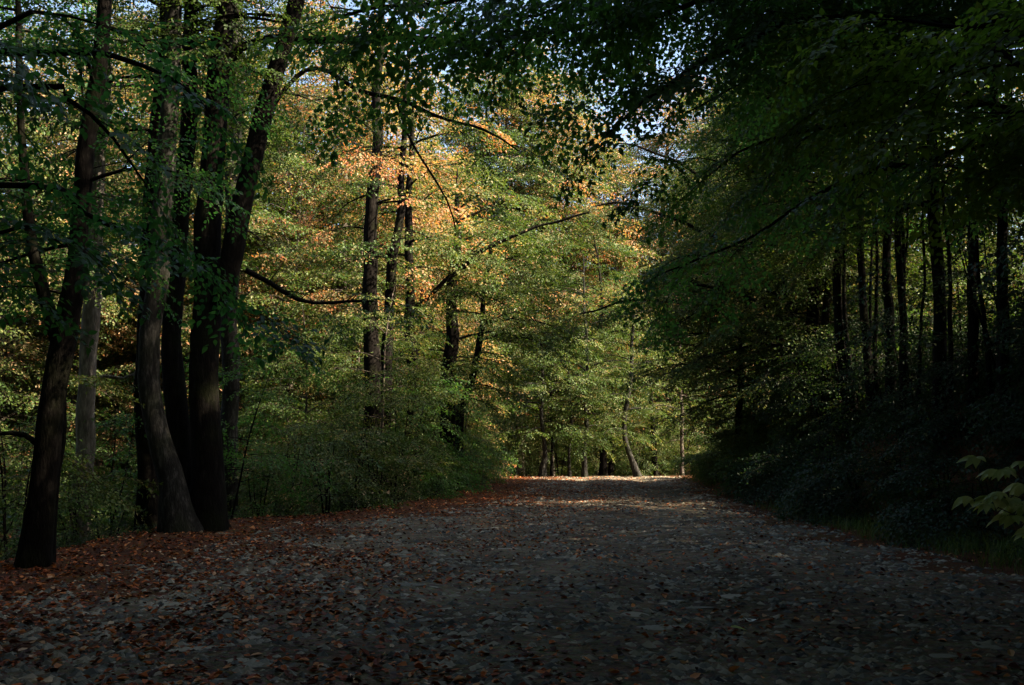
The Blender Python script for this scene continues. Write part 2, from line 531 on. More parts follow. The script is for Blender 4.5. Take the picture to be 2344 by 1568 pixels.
def add_sprays(mb, mats, lib, g, leaf_slot=0, twig_slot=1, bias=0.0, spread=0.55):
    """mats: list of (origin, x dir, up, scale)."""
    if not mats: return
    O = np.array([m[0] for m in mats], np.float32)
    D = np.array([m[1] for m in mats], np.float32); D /= np.linalg.norm(D, axis=1, keepdims=True)
    U = np.array([m[2] for m in mats], np.float32)
    Yv = np.cross(U, D); Yv /= np.maximum(np.linalg.norm(Yv, axis=1, keepdims=True), 1e-6)
    Z = np.cross(D, Yv)
    sc = np.array([m[3] for m in mats], np.float32)
    B = np.stack([D, Yv, Z], 2) * sc[:, None, None]
    pick = g.integers(0, len(lib), len(mats))
    for k, sp in enumerate(lib):
        s = np.nonzero(pick == k)[0]
        if not len(s): continue
        v = np.einsum('nij,vj->nvi', B[s], sp['v']) + O[s][:, None, :]
        nv = len(sp['v'])
        f = (sp['f'][None] + (np.arange(len(s)) * nv)[:, None, None]).reshape(-1, 3)
        base = g.beta(1.6, 1.9, len(s)) * spread
        t = base[:, None] + g.random((len(s), sp['n'])) ** 1.4 * (1 - spread) + bias
        t = np.clip(t, 0, 1)[:, sp['id']].reshape(-1)
        mb.add(v.reshape(-1, 3), f, None, leaf_slot, t3=t)
        tv = np.einsum('nij,vj->nvi', B[s], sp['tv']) + O[s][:, None, :]
        nt_ = len(sp['tv'])
        tf = (sp['tf'][None] + (np.arange(len(s)) * nt_)[:, None, None]).reshape(-1, 4)
        mb.add(tv.reshape(-1, 3), None, tf, twig_slot)


def limb_path(p, az, el, L, g, droop=0.18, k=6):
    d = np.array([math.cos(az) * math.cos(el), math.sin(az) * math.cos(el), math.sin(el)])
    pts = [np.array(p, float)]
    for i in range(k):
        d = d + np.array([g.normal(0, .11), g.normal(0, .11), -droop * (0.4 + i / k) + g.normal(0, .06)])
        d /= np.linalg.norm(d)
        pts.append(pts[-1] + d * L / k)
    return np.array(pts)


def on_path(pts, t):
    f = min(max(t, 0), .9999) * (len(pts) - 1); a = int(f)
    return pts[a] + (pts[a + 1] - pts[a]) * (f - a), pts[a + 1] - pts[a]


def dress(pts, L, mats, g, t0=0.25, step=0.36, size=1.0, roll=0.3):
    n = max(2, int(L * (1 - t0) / step))
    for j in range(n):
        t = t0 + (1 - t0) * (j + g.uniform(.1, .9)) / n
        p, d = on_path(pts, t)
        d = d / np.linalg.norm(d)
        an = (1 if j % 2 else -1) * R(g.uniform(20, 65))
        dd = np.array([d[0] * math.cos(an) - d[1] * math.sin(an), d[0] * math.sin(an) + d[1] * math.cos(an), d[2] * .6 - g.uniform(0, .28)])
        mats.append((p, dd, (g.normal(0, roll), g.normal(0, roll), 1.0), size * g.uniform(.7, 1.15)))
    p, d = on_path(pts, 1)
    mats.append((p, d, (g.normal(0, .2), g.normal(0, .2), 1.0), size))


def limb(mb, mats, p, az, el, L, g, r=None, droop=0.18, size=1.0, sub=True, t0=0.25, step=0.36, slot=0):
    pts = limb_path(p, az, el, L, g, droop)
    r = r or 0.012 + 0.010 * L
    tube(mb, pts, [r * (1 - 0.85 * i / (len(pts) - 1)) for i in range(len(pts))], 5, slot)
    dress(pts, L, mats, g, t0, step, size)
    if sub and L > 1.6:
        k = int(L / 0.62)
        for j in range(k):
            t = 0.22 + 0.72 * (j + g.random() * .6) / k
            q, d = on_path(pts, t)
            a2 = math.atan2(d[1], d[0]) + (1 if j % 2 else -1) * R(g.uniform(30, 62))
            l2 = (0.42 * L * (1 - t) + 0.55) * g.uniform(.7, 1.2)
            p2 = limb_path(q, a2, g.uniform(-.1, .3), l2, g, droop * .9, 4)
            tube(mb, p2, [r * .45 * (1 - 0.8 * i / 4) for i in range(5)], 4, slot)
            dress(p2, l2, mats, g, 0.15, step * 1.05, size)
    return pts


def crown_on(path, rad, mb_wood, mats, g, z0, n, Lmax, Lmin=0.8, size=1.0, az_bias=None, low=0.5, droop=0.18, step=0.36, el=(0.15, 0.85), zmax=None):
    """Limbs from height z0 upward along a trunk path."""
    zs = np.array([p[2] for p in path])
    zt = zs.max() if zmax is None else zmax
    a = g.uniform(0, 6.28)
    for i in range(n):
        u = (i + g.random()) / n
        z = z0 + (zt - z0) * u
        k = int(np.argmin(np.abs(zs - z)))
        a += 2.4 + g.normal(0, .35)
        az = a
        if az_bias is not None and g.random() < az_bias[1]:
            az = az_bias[0] + g.normal(0, .55)
        prof = (low + (1 - low) * min(1, u / .3)) if u < .3 else max(0.05, 1 - ((u - .3) / .72) ** 2.2) ** .7
        L = max(Lmin, Lmax * prof * g.uniform(.75, 1.15))
        limb(mb_wood, mats, np.array(path[k]), az, el[0] + (el[1] - el[0]) * u + g.normal(0, .12), L, g, r=min(rad[k] * .55, 0.012 + 0.011 * L), droop=droop, size=size, step=step)


# ------------------------------------------------------------------ library of ordinary forest trees (shared meshes)
def lib_tree(seed, H, z0, n, Lmax, r0, lib, size, step, bark, low=0.55):
    g = np.random.default_rng(seed)
    k = 9
    w = np.cumsum(g.normal(0, .16, (k, 2)), 0); w[0] = 0
    pts = [Vector((w[i, 0] * i / k, w[i, 1] * i / k, -0.3 + (H + .3) * i / (k - 1))) for i in range(k)]
    rad = [r0 * (1.35 if i == 0 else 1) * (1 - .93 * i / (k - 1)) + .012 for i in range(k)]
    path, rd = smooth_path(pts, rad, .6)
    mb, mats = MB(), []
    tube(mb, path, rd, 9, 0, .16, seed)
    crown_on([tuple(p) for p in path], rd, mb, mats, g, z0, n, Lmax, size=size, step=step, low=low)
    cb = MB()
    add_sprays(cb, mats, lib, g)
    return mb.mesh("trunk", [bark], smooth=True), cb


LIBT = []
for spec in [(11, 17, 2.2, 46, 4.6, .19, .5), (12, 20, 3.6, 50, 5.0, .24, .5), (13, 14, 1.2, 42, 4.0, .13, .7), (14, 19, 5.0, 44, 4.6, .21, .6), (15, 11, 0.7, 36, 3.4, .09, .8), (16, 22, 6.5, 46, 5.0, .26, .55)]:
    sd, H, z0, n, L, r0, low = spec
    tm, cb = lib_tree(sd, H, z0, n, L, r0, SP_FAR, 1.0, .44, M_BARK, low)
    LIBT.append((H, tm, {m.name: cb.mesh("crown", [m, M_TWIG]) for m in (M_GREEN, M_YEL, M_AUT, M_ORG)}))


def place_tree(k, x, y, matl, label, group, sc=1.0, rz=None, cat="tree", name="beech_tree", dz=0.0):
    H, tm, cr = LIBT[k]
    o = root_at(name, (x, y, ground(x, y, False) + dz), label, cat, group, rng.uniform(0, 6.28) if rz is None else rz, sc)
    link("trunk", tm, o)
    link("crown", cr[matl.name], o)
    return o


# background woodland: a jittered grid of single trees
def wood(x0, x1, y0, y1, sp, kinds, mats_, label, group, ok=lambda x, y: True, sc=(.85, 1.15)):
    n = 0
    for iy, y in enumerate(np.arange(y0, y1, sp)):
        for x in np.arange(x0 + (iy % 2) * sp / 2, x1, sp):
            xx, yy = x + rng.uniform(-.33, .33) * sp, y + rng.uniform(-.33, .33) * sp
            if not ok(xx, yy): continue
            m = mats_[int(rng.integers(len(mats_)))]
            place_tree(int(rng.choice(kinds)), xx, yy, m, label[m.name] if isinstance(label, dict) else label, group, rng.uniform(*sc))
            n += 1
    return n


def in_view(x, y, m=4.0):
    return abs(x) < y * 0.515 + m


LAB_L = {M_GREEN.name: "green leafy beech in the woodland beyond the big multi-stemmed trunks",
         M_YEL.name: "yellow-green beech in the woodland beyond the big multi-stemmed trunks",
         M_AUT.name: "half turned orange and green beech in the woodland beyond the multi-stemmed trunks",
         M_ORG.name: "copper coloured beech in the woodland beyond the big multi-stemmed trunks"}
LAB_C = {k: v.replace("in the woodland beyond the big multi-stemmed trunks", "standing where the track goes over its crest").replace("in the woodland beyond the multi-stemmed trunks", "standing where the track goes over its crest") for k, v in LAB_L.items()}
LAB_R = {k: v.replace("in the woodland beyond the big multi-stemmed trunks", "high on the bank behind the thin stems").replace("in the woodland beyond the multi-stemmed trunks", "high on the bank behind the thin stems") for k, v in LAB_L.items()}
LAB_F = {k: v.replace("in the woodland beyond the big multi-stemmed trunks", "on the far rising slope beyond the crest").replace("in the woodland beyond the multi-stemmed trunks", "on the far rising slope beyond the crest") for k, v in LAB_L.items()}

nl = wood(-30, -1, 30, 58, 3.6, [0, 1, 1, 2, 5, 4], [M_YEL, M_YEL, M_AUT, M_AUT, M_ORG], LAB_L, "beeches in the woodland beyond the big trunks",
          lambda x, y: x < lerp_tab(XL, y) - 2.5 and in_view(x, y) and not (x > -24 and y < 36.5) and not (x > -12.5 and y < 40), (.95, 1.25))
nc = wood(-14, 20, 60, 82, 4.4, [0, 1, 1, 2, 3, 4], [M_AUT, M_YEL, M_YEL, M_GREEN], LAB_C, "beeches around the crest of the track",
          lambda x, y: in_view(x, y) and not (lerp_tab(XL, y) - .5 < x < lerp_tab(XR, y) + .5 and y < 64) and not (x > 4.5 and y < 67), (.9, 1.12))
nr = wood(9.5, 36, 29, 60, 4.0, [2, 4, 4], [M_YEL, M_GREEN, M_YEL, M_AUT], LAB_R, "beeches high on the bank behind the thin stems",
          lambda x, y: in_view(x, y) and not (41.5 < y + .27 * (x - 3) < 65 and x < 27), (.75, .98))
nf = wood(-52, 52, 84, 112, 6.6, [0, 1, 3], [M_AUT, M_ORG, M_YEL, M_YEL], LAB_F, "beeches on the far rising slope",
          lambda x, y: in_view(x, y), (.8, 1.0))
# trees added beside and behind the camera, mostly unseen, to throw shade
for (x, y, k, sc) in [(9, 4, 5, 1.0), (10.5, -3, 5, 1.05), (14, 1, 1, 1.1), (8.5, -9, 1, 1.1), (14, -8, 5, 1.0), (19, -4, 5, 1.0), (13, 8, 1, 1.05), (18, 5, 1, 1.0), 
                      (10, -16, 5, 1.1), (4, -10, 1, 1.1), (-4, -8, 5, 1.0), (-9, -2, 1, 1.0), (7.6, 0.5, 5, 1.1), (7.2, -6, 1, 1.1), (0, -6, 5, 1.05), (-6, -5, 5, 1.0), (-8, 2, 5, 1.1),
                      (3.5, -4.5, 5, 1.1), (-3, -3.5, 5, 1.1), (9.5, 10, 5, 1.0), (11.5, 12.5, 0, .9), (11.5, 38.5, 3, .85), (10.0, 39.5, 3, .8), (13, 20, 5, 1.0), (10.8, 17.6, 5, .95), (17, 20, 5, 1.0), (15, 15.5, 1, 1.0), (18.5, 12, 5, 1.0), (-11, 6, 5, 1.1), (24, 2, 5, 1.1), (26, 8, 5, 1.0), (-12, 12, 5, 1.05)]:
    place_tree(k, x, y, M_GREEN, "tall green beech added beside the track to cast shade", "tall beeches added to cast shade", sc)
for (x, y, k, sc) in [(0.4, 61, 1, 1.35), (2.4, 64, 1, 1.35), (10.6, 68, 1, 1.4), (-2.5, 60, 0, 1.4), (13.8, 67, 1, 1.4), (6.2, 69, 0, 1.12), (17.5, 66, 1, 1.3), (-.6, 60.5, 5, 1.22), (1.8, 63, 5, 1.22), (3.6, 67, 1, 1.2), (8.4, 72, 0, 1.2)]:
    place_tree(k, x, y, M_AUT if k else M_YEL, "tall turning beech closing the view beyond the crest of the track", "tall beeches closing the view beyond the crest", sc)
wood(-34, 40, -30, 27, 6.0, [2, 3, 0], [M_GREEN], "green beech added out of view around the near track to shut out low sky", "unseen beeches added to shut out low sky", lambda x, y: not in_view(x, y, 5.0) and (x * x + (y + 2) ** 2 > 110 or y < -8) and not (x > 8 and y > 6), (.9, 1.1))  # ring of unseen trees added to block low sky light
print("background trees", nl, nc, nr, nf)


# ------------------------------------------------------------------ the trees one can tell apart
def first_hit(px, py, y0=4.0, y1=60.0):
    y = y0
    while y < y1:
        p = at(px, py, y)
        if p.z <= ground(p.x, p.y, False):
            return y
        y += .1
    return None


def hero(name, label, Y, pix, widths, top, z0, n, Lmax, leaf, lib=SP_MID, bark=M_BARKD, size=.9, step=.40, az_bias=None, low=.6, limbs=(), seed=1, cat="tree", flare=1.25, group=None, el=(.1, .7), rough=.14, forks=(), bias=0.0, sides=14, zmax=None, droop=.18):
    """A tree whose trunk follows measured photo points at depth Y, continued to the height top."""
    g = np.random.default_rng(seed)
    P = [at(px, py, Y if len(q_) == 0 else q_[0]) for px, py, *q_ in pix]
    W = [w * PS / FPX * Y / 2 for w in widths]
    base = P[0].copy()
    gz_ = ground(base.x, base.y, False)
    base.z = gz_
    P[0] = Vector((P[0].x, P[0].y, gz_ - .25))
    if P[-1].z < top:
        d = (P[-1] - P[-2]).normalized()
        d = (d + Vector((0, 0, 1.5))).normalized()
        rem = top - P[-1].z
        w = W[-1]
        P.append(P[-1] + d * rem * .55); W.append(w * .6)
        P.append(P[-1] + (d + Vector((g.normal(0, .1), g.normal(0, .1), .6))).normalized() * rem * .5); W.append(.02)
    # root flare
    W2 = [W[0] * flare] + W[1:]
    if (P[1] - P[0]).length > 1.2:
        P.insert(1, P[0] + (P[1] - P[0]).normalized() * .75); W2.insert(1, W[0] * 1.02)
    P = [p - base for p in P]
    path, rd = smooth_path(P, W2, .2)
    o = root_at(name, base, label, cat, group)
    mb, mats = MB(), []
    path = [p + noise.noise_vector((seed * 3.1, p.z * .45, p.z * .2)) * .16 * min(1, max(0, p.z) / 3) * (Y / 30) + noise.noise_vector((seed * 1.3, p.z * 1.6, 5)) * .03 * min(1, max(0, p.z)) for p in path]
    tube(mb, path, rd, max(sides, 12), 0, rough, seed * 1.7, roots=.24)
    for fp, fw, fY in forks:
        Q = [at(px, py, fY) - base for px, py in fp]
        QW = [w * PS / FPX * fY / 2 for w in fw]
        d = (Q[-1] - Q[-2]).normalized()
        Q.append(Q[-1] + (d + Vector((0, 0, .5))).normalized() * 4); QW.append(.03)
        fpath, frd = smooth_path(Q, QW, .3)
        tube(mb, fpath, frd, 12, 0, rough, seed + 5)
        if n:
            crown_on([tuple(p) for p in fpath], frd, mb, mats, g, max(fpath[0].z + 3.5, z0), max(4, n // 3), Lmax * .8, size=size, step=step, low=low, el=el)
    if n:
        crown_on([tuple(p) for p in path], rd, mb, mats, g, z0, n, Lmax, size=size, az_bias=az_bias, low=low, step=step, el=el, zmax=zmax, droop=droop)
    link("trunk", mb.mesh("trunk", [bark], smooth=True), o)
    for lp, lw, dressed in limbs:
        Q = [at(px, py, q_[0] if q_ else Y) - base for px, py, *q_ in lp]
        QW = [w * PS / FPX * Y / 2 for w in lw]
        lpath, lrd = smooth_path(Q, QW, .25)
        lpath = [p + noise.noise_vector((p.x * 1.1 + seed, p.y * 1.1, p.z * 1.1)) * .13 for i, p in enumerate(lpath)]
        lm = MB()
        tube(lm, lpath, lrd, 8, 0, .16, seed + 9)
        if dressed:
            L = sum((lpath[i + 1] - lpath[i]).length for i in range(len(lpath) - 1))
            arr = np.array([tuple(p) for p in lpath])
            k = int(L / .55 * dressed)
            for j in range(k):
                t = .25 + .75 * (j + g.random()) / k
                p, d = on_path(arr, t)
                limb(lm, mats, p, math.atan2(d[1], d[0]) + (1 if j % 2 else -1) * g.uniform(.4, 1.1), g.uniform(-.25, .35), g.uniform(.6, 1.5), g, r=.012, size=size, sub=False, step=step)
        arr = np.array([tuple(p) for p in lpath])
        L = sum(np.linalg.norm(arr[i + 1] - arr[i]) for i in range(len(arr) - 1))
        for j in range(int(L / .38)):      # bare side twigs, kinked and forking
            t = .12 + .88 * g.random()
            p, d = on_path(arr, t)
            tw = limb_path(p, math.atan2(d[1], d[0]) + (1 if j % 2 else -1) * g.uniform(.5, 1.5), g.uniform(-.5, .9), g.uniform(.3, 1.3) * (1.2 - .6 * t), g, .05, 5)
            tube(lm, tw, [.011, .009, .007, .005, .004, .002], 4, 0)
            q_, d2 = on_path(tw, .5)
            tube(lm, limb_path(q_, math.atan2(d2[1], d2[0]) + g.uniform(-1, 1), g.uniform(-.4, .6), g.uniform(.2, .5), g, .05, 3), [.006, .005, .004, .002], 4, 0)
        link("limb", lm.mesh("limb", [bark], smooth=True), o)
    cb = MB()
    add_sprays(cb, mats, lib, g, bias=bias)
    if mats:
        link("crown", cb.mesh("crown", [leaf, M_TWIG]), o)
    return o


# left edge: forked dark beech
hero("beech_tree", "dark leaning beech at the edge of the clearing whose trunk forks above its middle", 13.6,
     [(75, 1297), (100, 1080), (120, 900), (140, 770), (178, 560), (200, 380), (222, 180), (235, 0)], [68, 60, 56, 58, 42, 40, 36, 32], 15, 3.6, 13, 2.7, M_DARK, seed=21,
     forks=[([(140, 800), (105, 690), (70, 540), (55, 380), (45, 200)], [40, 30, 24, 20, 16], 13.6)],
     limbs=[([(95, 1020), (50, 1000), (-20, 1005)], [16, 12, 8], .5), ([(190, 470), (90, 430), (-40, 415)], [14, 10, 7], .9)])
hero("young_beech", "thin dark crooked stem growing close against the leaning forked beech", 13.9,
     [(105, 1290), (118, 1150), (138, 1010), (142, 900), (150, 780), (175, 560)], [30, 26, 22, 16, 14, 9], 7.5, 3.4, 8, 1.6, M_DARK, seed=22)
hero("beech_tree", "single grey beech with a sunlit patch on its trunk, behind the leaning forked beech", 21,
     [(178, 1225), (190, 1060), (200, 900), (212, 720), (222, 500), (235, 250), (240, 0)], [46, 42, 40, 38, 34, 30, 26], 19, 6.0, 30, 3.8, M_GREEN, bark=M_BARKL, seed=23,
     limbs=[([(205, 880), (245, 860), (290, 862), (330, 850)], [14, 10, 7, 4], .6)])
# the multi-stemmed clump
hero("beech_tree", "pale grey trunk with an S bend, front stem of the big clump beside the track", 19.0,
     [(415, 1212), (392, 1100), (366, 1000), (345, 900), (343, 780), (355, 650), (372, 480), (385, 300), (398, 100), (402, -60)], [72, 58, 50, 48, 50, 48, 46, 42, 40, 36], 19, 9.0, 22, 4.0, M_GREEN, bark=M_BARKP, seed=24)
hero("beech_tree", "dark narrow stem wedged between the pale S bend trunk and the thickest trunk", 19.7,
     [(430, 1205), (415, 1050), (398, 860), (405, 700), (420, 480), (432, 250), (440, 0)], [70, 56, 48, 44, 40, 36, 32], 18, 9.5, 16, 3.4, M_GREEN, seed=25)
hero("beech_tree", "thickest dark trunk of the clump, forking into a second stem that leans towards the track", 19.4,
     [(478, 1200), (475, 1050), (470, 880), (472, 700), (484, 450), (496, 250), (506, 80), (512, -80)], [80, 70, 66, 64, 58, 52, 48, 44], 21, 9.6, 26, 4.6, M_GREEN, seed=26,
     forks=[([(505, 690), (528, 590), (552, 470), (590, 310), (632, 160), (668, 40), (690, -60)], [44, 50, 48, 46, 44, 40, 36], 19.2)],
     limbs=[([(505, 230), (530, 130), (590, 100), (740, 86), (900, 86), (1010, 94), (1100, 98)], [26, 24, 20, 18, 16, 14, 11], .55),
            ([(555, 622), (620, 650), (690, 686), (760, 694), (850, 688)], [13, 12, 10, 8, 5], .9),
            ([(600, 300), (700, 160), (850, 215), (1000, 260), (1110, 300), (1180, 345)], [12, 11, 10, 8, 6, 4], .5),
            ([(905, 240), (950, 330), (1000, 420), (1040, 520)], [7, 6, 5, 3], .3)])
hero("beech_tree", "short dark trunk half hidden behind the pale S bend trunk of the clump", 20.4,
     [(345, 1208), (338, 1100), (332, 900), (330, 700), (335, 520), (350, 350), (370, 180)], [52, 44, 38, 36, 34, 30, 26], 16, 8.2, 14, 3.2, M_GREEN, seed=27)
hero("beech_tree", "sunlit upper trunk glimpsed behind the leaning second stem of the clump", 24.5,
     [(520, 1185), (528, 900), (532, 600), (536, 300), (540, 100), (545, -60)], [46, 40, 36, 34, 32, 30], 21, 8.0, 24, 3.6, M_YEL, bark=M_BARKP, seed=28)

# middle group behind the bushes
hero("beech_tree", "tallest straight trunk of the middle group, sunlit near its top", 31,
     [(852, 1085), (852, 950), (850, 750), (852, 560), (860, 380), (868, 200), (873, 90)], [44, 40, 36, 32, 26, 20, 17], 19, 8.0, 17, 3.6, M_AUT, bark=M_BARKD, seed=31, lib=SP_FAR, size=.85)
hero("beech_tree", "dark trunk standing tight beside the tallest straight trunk of the middle group", 31.6,
     [(884, 1085), (884, 900), (892, 720), (902, 560), (914, 420), (920, 300)], [34, 30, 26, 22, 17, 13], 17, 8.0, 12, 3.2, M_AUT, bark=M_BARKD, seed=32, lib=SP_FAR, size=.85)
hero("beech_tree", "slim dark trunk with bare lower half in the gap of the middle group", 33,
     [(946, 1105), (944, 950), (938, 800), (936, 650), (938, 500), (945, 350)], [30, 27, 25, 22, 18, 14], 14, 6.5, 14, 3.0, M_YEL, bark=M_BARKD, seed=33, lib=SP_FAR, size=.85,
     limbs=[([(940, 720), (1000, 660), (1080, 590), (1170, 545), (1260, 508), (1350, 488)], [12, 11, 10, 8, 6, 4], .6)])
hero("beech_tree", "dark broad trunk of the middle group nearest the curve of the track", 35.5,
     [(1022, 1105), (1024, 950), (1030, 800), (1038, 660), (1045, 520)], [40, 36, 31, 25, 18], 12, 3.4, 26, 3.6, M_YEL, bark=M_BARKD, seed=34, lib=SP_FAR, size=.85, az_bias=(-.3, .45))
hero("beech_tree", "leaning slender trunk rising towards the track from beside the broad dark trunk", 36.5,
     [(1045, 1100), (1055, 960), (1078, 850), (1100, 740), (1115, 620)], [22, 19, 16, 13, 10], 11, 3.0, 22, 3.2, M_YEL, bark=M_BARKD, seed=35, lib=SP_FAR, size=.85, az_bias=(0, .4))

# crest trees
CREST = [
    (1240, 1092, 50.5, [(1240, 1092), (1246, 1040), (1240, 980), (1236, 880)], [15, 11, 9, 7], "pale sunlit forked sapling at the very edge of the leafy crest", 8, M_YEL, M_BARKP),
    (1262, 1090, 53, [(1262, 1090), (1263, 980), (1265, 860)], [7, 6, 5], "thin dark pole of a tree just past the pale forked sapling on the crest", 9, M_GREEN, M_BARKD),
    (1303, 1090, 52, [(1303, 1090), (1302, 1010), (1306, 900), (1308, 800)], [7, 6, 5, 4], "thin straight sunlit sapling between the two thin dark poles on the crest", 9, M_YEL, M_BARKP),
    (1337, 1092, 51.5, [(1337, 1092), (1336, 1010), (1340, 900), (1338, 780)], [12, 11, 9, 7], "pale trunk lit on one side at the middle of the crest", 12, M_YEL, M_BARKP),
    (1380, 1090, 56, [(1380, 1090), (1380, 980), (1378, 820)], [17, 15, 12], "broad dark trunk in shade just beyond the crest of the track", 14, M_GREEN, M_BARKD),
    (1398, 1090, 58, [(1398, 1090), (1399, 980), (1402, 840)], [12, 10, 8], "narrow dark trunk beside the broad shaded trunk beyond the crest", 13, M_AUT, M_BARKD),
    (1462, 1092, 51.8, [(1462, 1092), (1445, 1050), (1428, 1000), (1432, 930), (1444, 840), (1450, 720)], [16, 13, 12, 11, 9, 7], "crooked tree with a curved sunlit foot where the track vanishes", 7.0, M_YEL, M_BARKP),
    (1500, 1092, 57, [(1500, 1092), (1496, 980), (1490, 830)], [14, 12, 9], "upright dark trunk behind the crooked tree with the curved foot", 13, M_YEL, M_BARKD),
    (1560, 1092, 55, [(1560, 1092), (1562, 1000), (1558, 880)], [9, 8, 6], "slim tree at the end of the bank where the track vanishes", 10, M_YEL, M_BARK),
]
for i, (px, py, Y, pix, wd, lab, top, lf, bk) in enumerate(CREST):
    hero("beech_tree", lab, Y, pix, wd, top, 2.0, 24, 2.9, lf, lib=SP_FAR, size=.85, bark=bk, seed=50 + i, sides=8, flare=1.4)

# right bank: thin stems in deep shade
BANK = [
    (20, [(1802, 985), (1792, 880), (1778, 760), (1768, 640), (1758, 520)], [20, 17, 15, 13, 11], "thin dark stem nearest the track on the bank, leaning slightly over it", 13),
    (21, [(1842, 990), (1832, 880), (1815, 760), (1795, 640), (1785, 520)], [20, 18, 16, 14, 12], "second thin dark stem on the bank, bowed towards the track", 14),
    (24, [(1868, 985), (1860, 850), (1850, 700), (1845, 540)], [28, 24, 22, 19], "straight dark trunk on the bank just past the two thin bowed stems", 16),
    (23, [(1905, 985), (1896, 880), (1890, 740), (1884, 560)], [22, 19, 17, 14], "slender dark trunk on the bank between two thicker ones", 15),
    (19, [(1955, 1005), (1938, 900), (1925, 800), (1922, 640), (1925, 480)], [30, 25, 22, 20, 18], "dark trunk on the bank with a foot curving downhill", 15),
    (19.5, [(2005, 1000), (1990, 880), (1975, 740), (1972, 560)], [24, 21, 19, 16], "dark stem with mottled bark higher on the bank than the curved foot", 15),
    (21, [(2040, 985), (2034, 840), (2030, 660), (2026, 470)], [26, 24, 22, 19], "upright dark trunk in the densest shade of the bank", 16),
    (18, [(2075, 1000), (2066, 850), (2060, 680), (2056, 500)], [22, 19, 17, 15], "slim dark stem paired with the upright trunk in the densest shade", 14),
    (15, [(2150, 1010), (2146, 780), (2142, 560), (2138, 330), (2132, 100), (2128, -60)], [34, 30, 27, 24, 22, 20], "tall dark trunk rising through the whole canopy of the bank", 17),
    (16, [(2226, 1000), (2224, 700), (2220, 400), (2216, 150), (2214, -50)], [24, 22, 20, 18, 16], "straight slim trunk showing against light at the top of the bank", 16),
    (14.5, [(2300, 1010), (2296, 740), (2290, 480), (2280, 240)], [30, 27, 24, 20], "dark trunk furthest up the bank beside the straight slim one", 15),
    (26, [(1730, 1040), (1735, 900), (1748, 760), (1756, 600)], [20, 17, 15, 12], "low dark tree at the foot of the bank reaching over the track", 13),
    (30, [(1690, 1060), (1692, 930), (1700, 800), (1712, 640)], [18, 16, 13, 10], "small leafy tree at the far foot of the bank beside the track", 11),
]
BOUGHS = {11: [([(1748, 760), (1650, 715), (1530, 690), (1420, 690), (1330, 720)], [13, 11, 8, 6, 3], 1.5), ([(1745, 880), (1680, 850), (1600, 840), (1520, 860)], [10, 8, 6, 3], 1.4)],
          0: [([(1768, 640), (1660, 560), (1540, 500), (1440, 470), (1360, 470)], [12, 10, 8, 6, 3], 1.5)],
          1: [([(1800, 620), (1700, 480), (1600, 400), (1500, 350), (1420, 330)], [12, 10, 8, 6, 3], 1.5), ([(1820, 780), (1740, 700), (1640, 660), (1540, 650)], [10, 8, 6, 3], 1.4)]}
for i, (Y, pix, wd, lab, top) in enumerate(BANK):
    Y = first_hit(*pix[0]) or Y
    top = (12.0 if Y > 24 else top) + ground(at(*pix[0], Y).x, Y, False)
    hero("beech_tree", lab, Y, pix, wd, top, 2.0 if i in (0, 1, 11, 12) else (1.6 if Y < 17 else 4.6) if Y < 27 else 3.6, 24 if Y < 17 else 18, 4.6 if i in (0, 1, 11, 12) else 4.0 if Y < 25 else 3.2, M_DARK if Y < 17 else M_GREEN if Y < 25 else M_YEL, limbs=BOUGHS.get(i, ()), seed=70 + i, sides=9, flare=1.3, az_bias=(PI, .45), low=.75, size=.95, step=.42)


# thin poles crowded among them
for i, (px, py, lean, w) in enumerate([(1772, 985, -22, 9), (1818, 992, -46, 11), (1854, 990, 8, 8), (1880, 980, -10, 13), (1889, 985, -34, 9), (1926, 990, -12, 10), (1968, 995, -40, 12),
                                       (1984, 1000, 10, 8), (2022, 985, -18, 11), (2056, 990, 14, 9), (2092, 985, -26, 12), (2110, 995, 6, 9), (2180, 1000, -14, 12), (2262, 1005, -20, 13)]):
    Y = first_hit(px, py) or 20
    b_ = random.uniform(-14, 14)
    hero("beech_tree", "thin dark pole-like stem crowded among the thicker trunks on the bank", Y,
         [(px, py), (px + lean * .3 + b_, py - 130), (px + lean * .65 + b_ * .6, py - 270), (px + lean, py - 430)], [w * 1.15, w, w * .85, w * .65], 11 + ground(at(px, py, Y).x, Y, False), 5.2, 9, 2.4, M_DARK if Y < 23 else M_GREEN,
         seed=120 + i, sides=8, flare=1.2, group="thin pole-like stems on the bank", az_bias=(PI, .4), size=.95, step=.45)


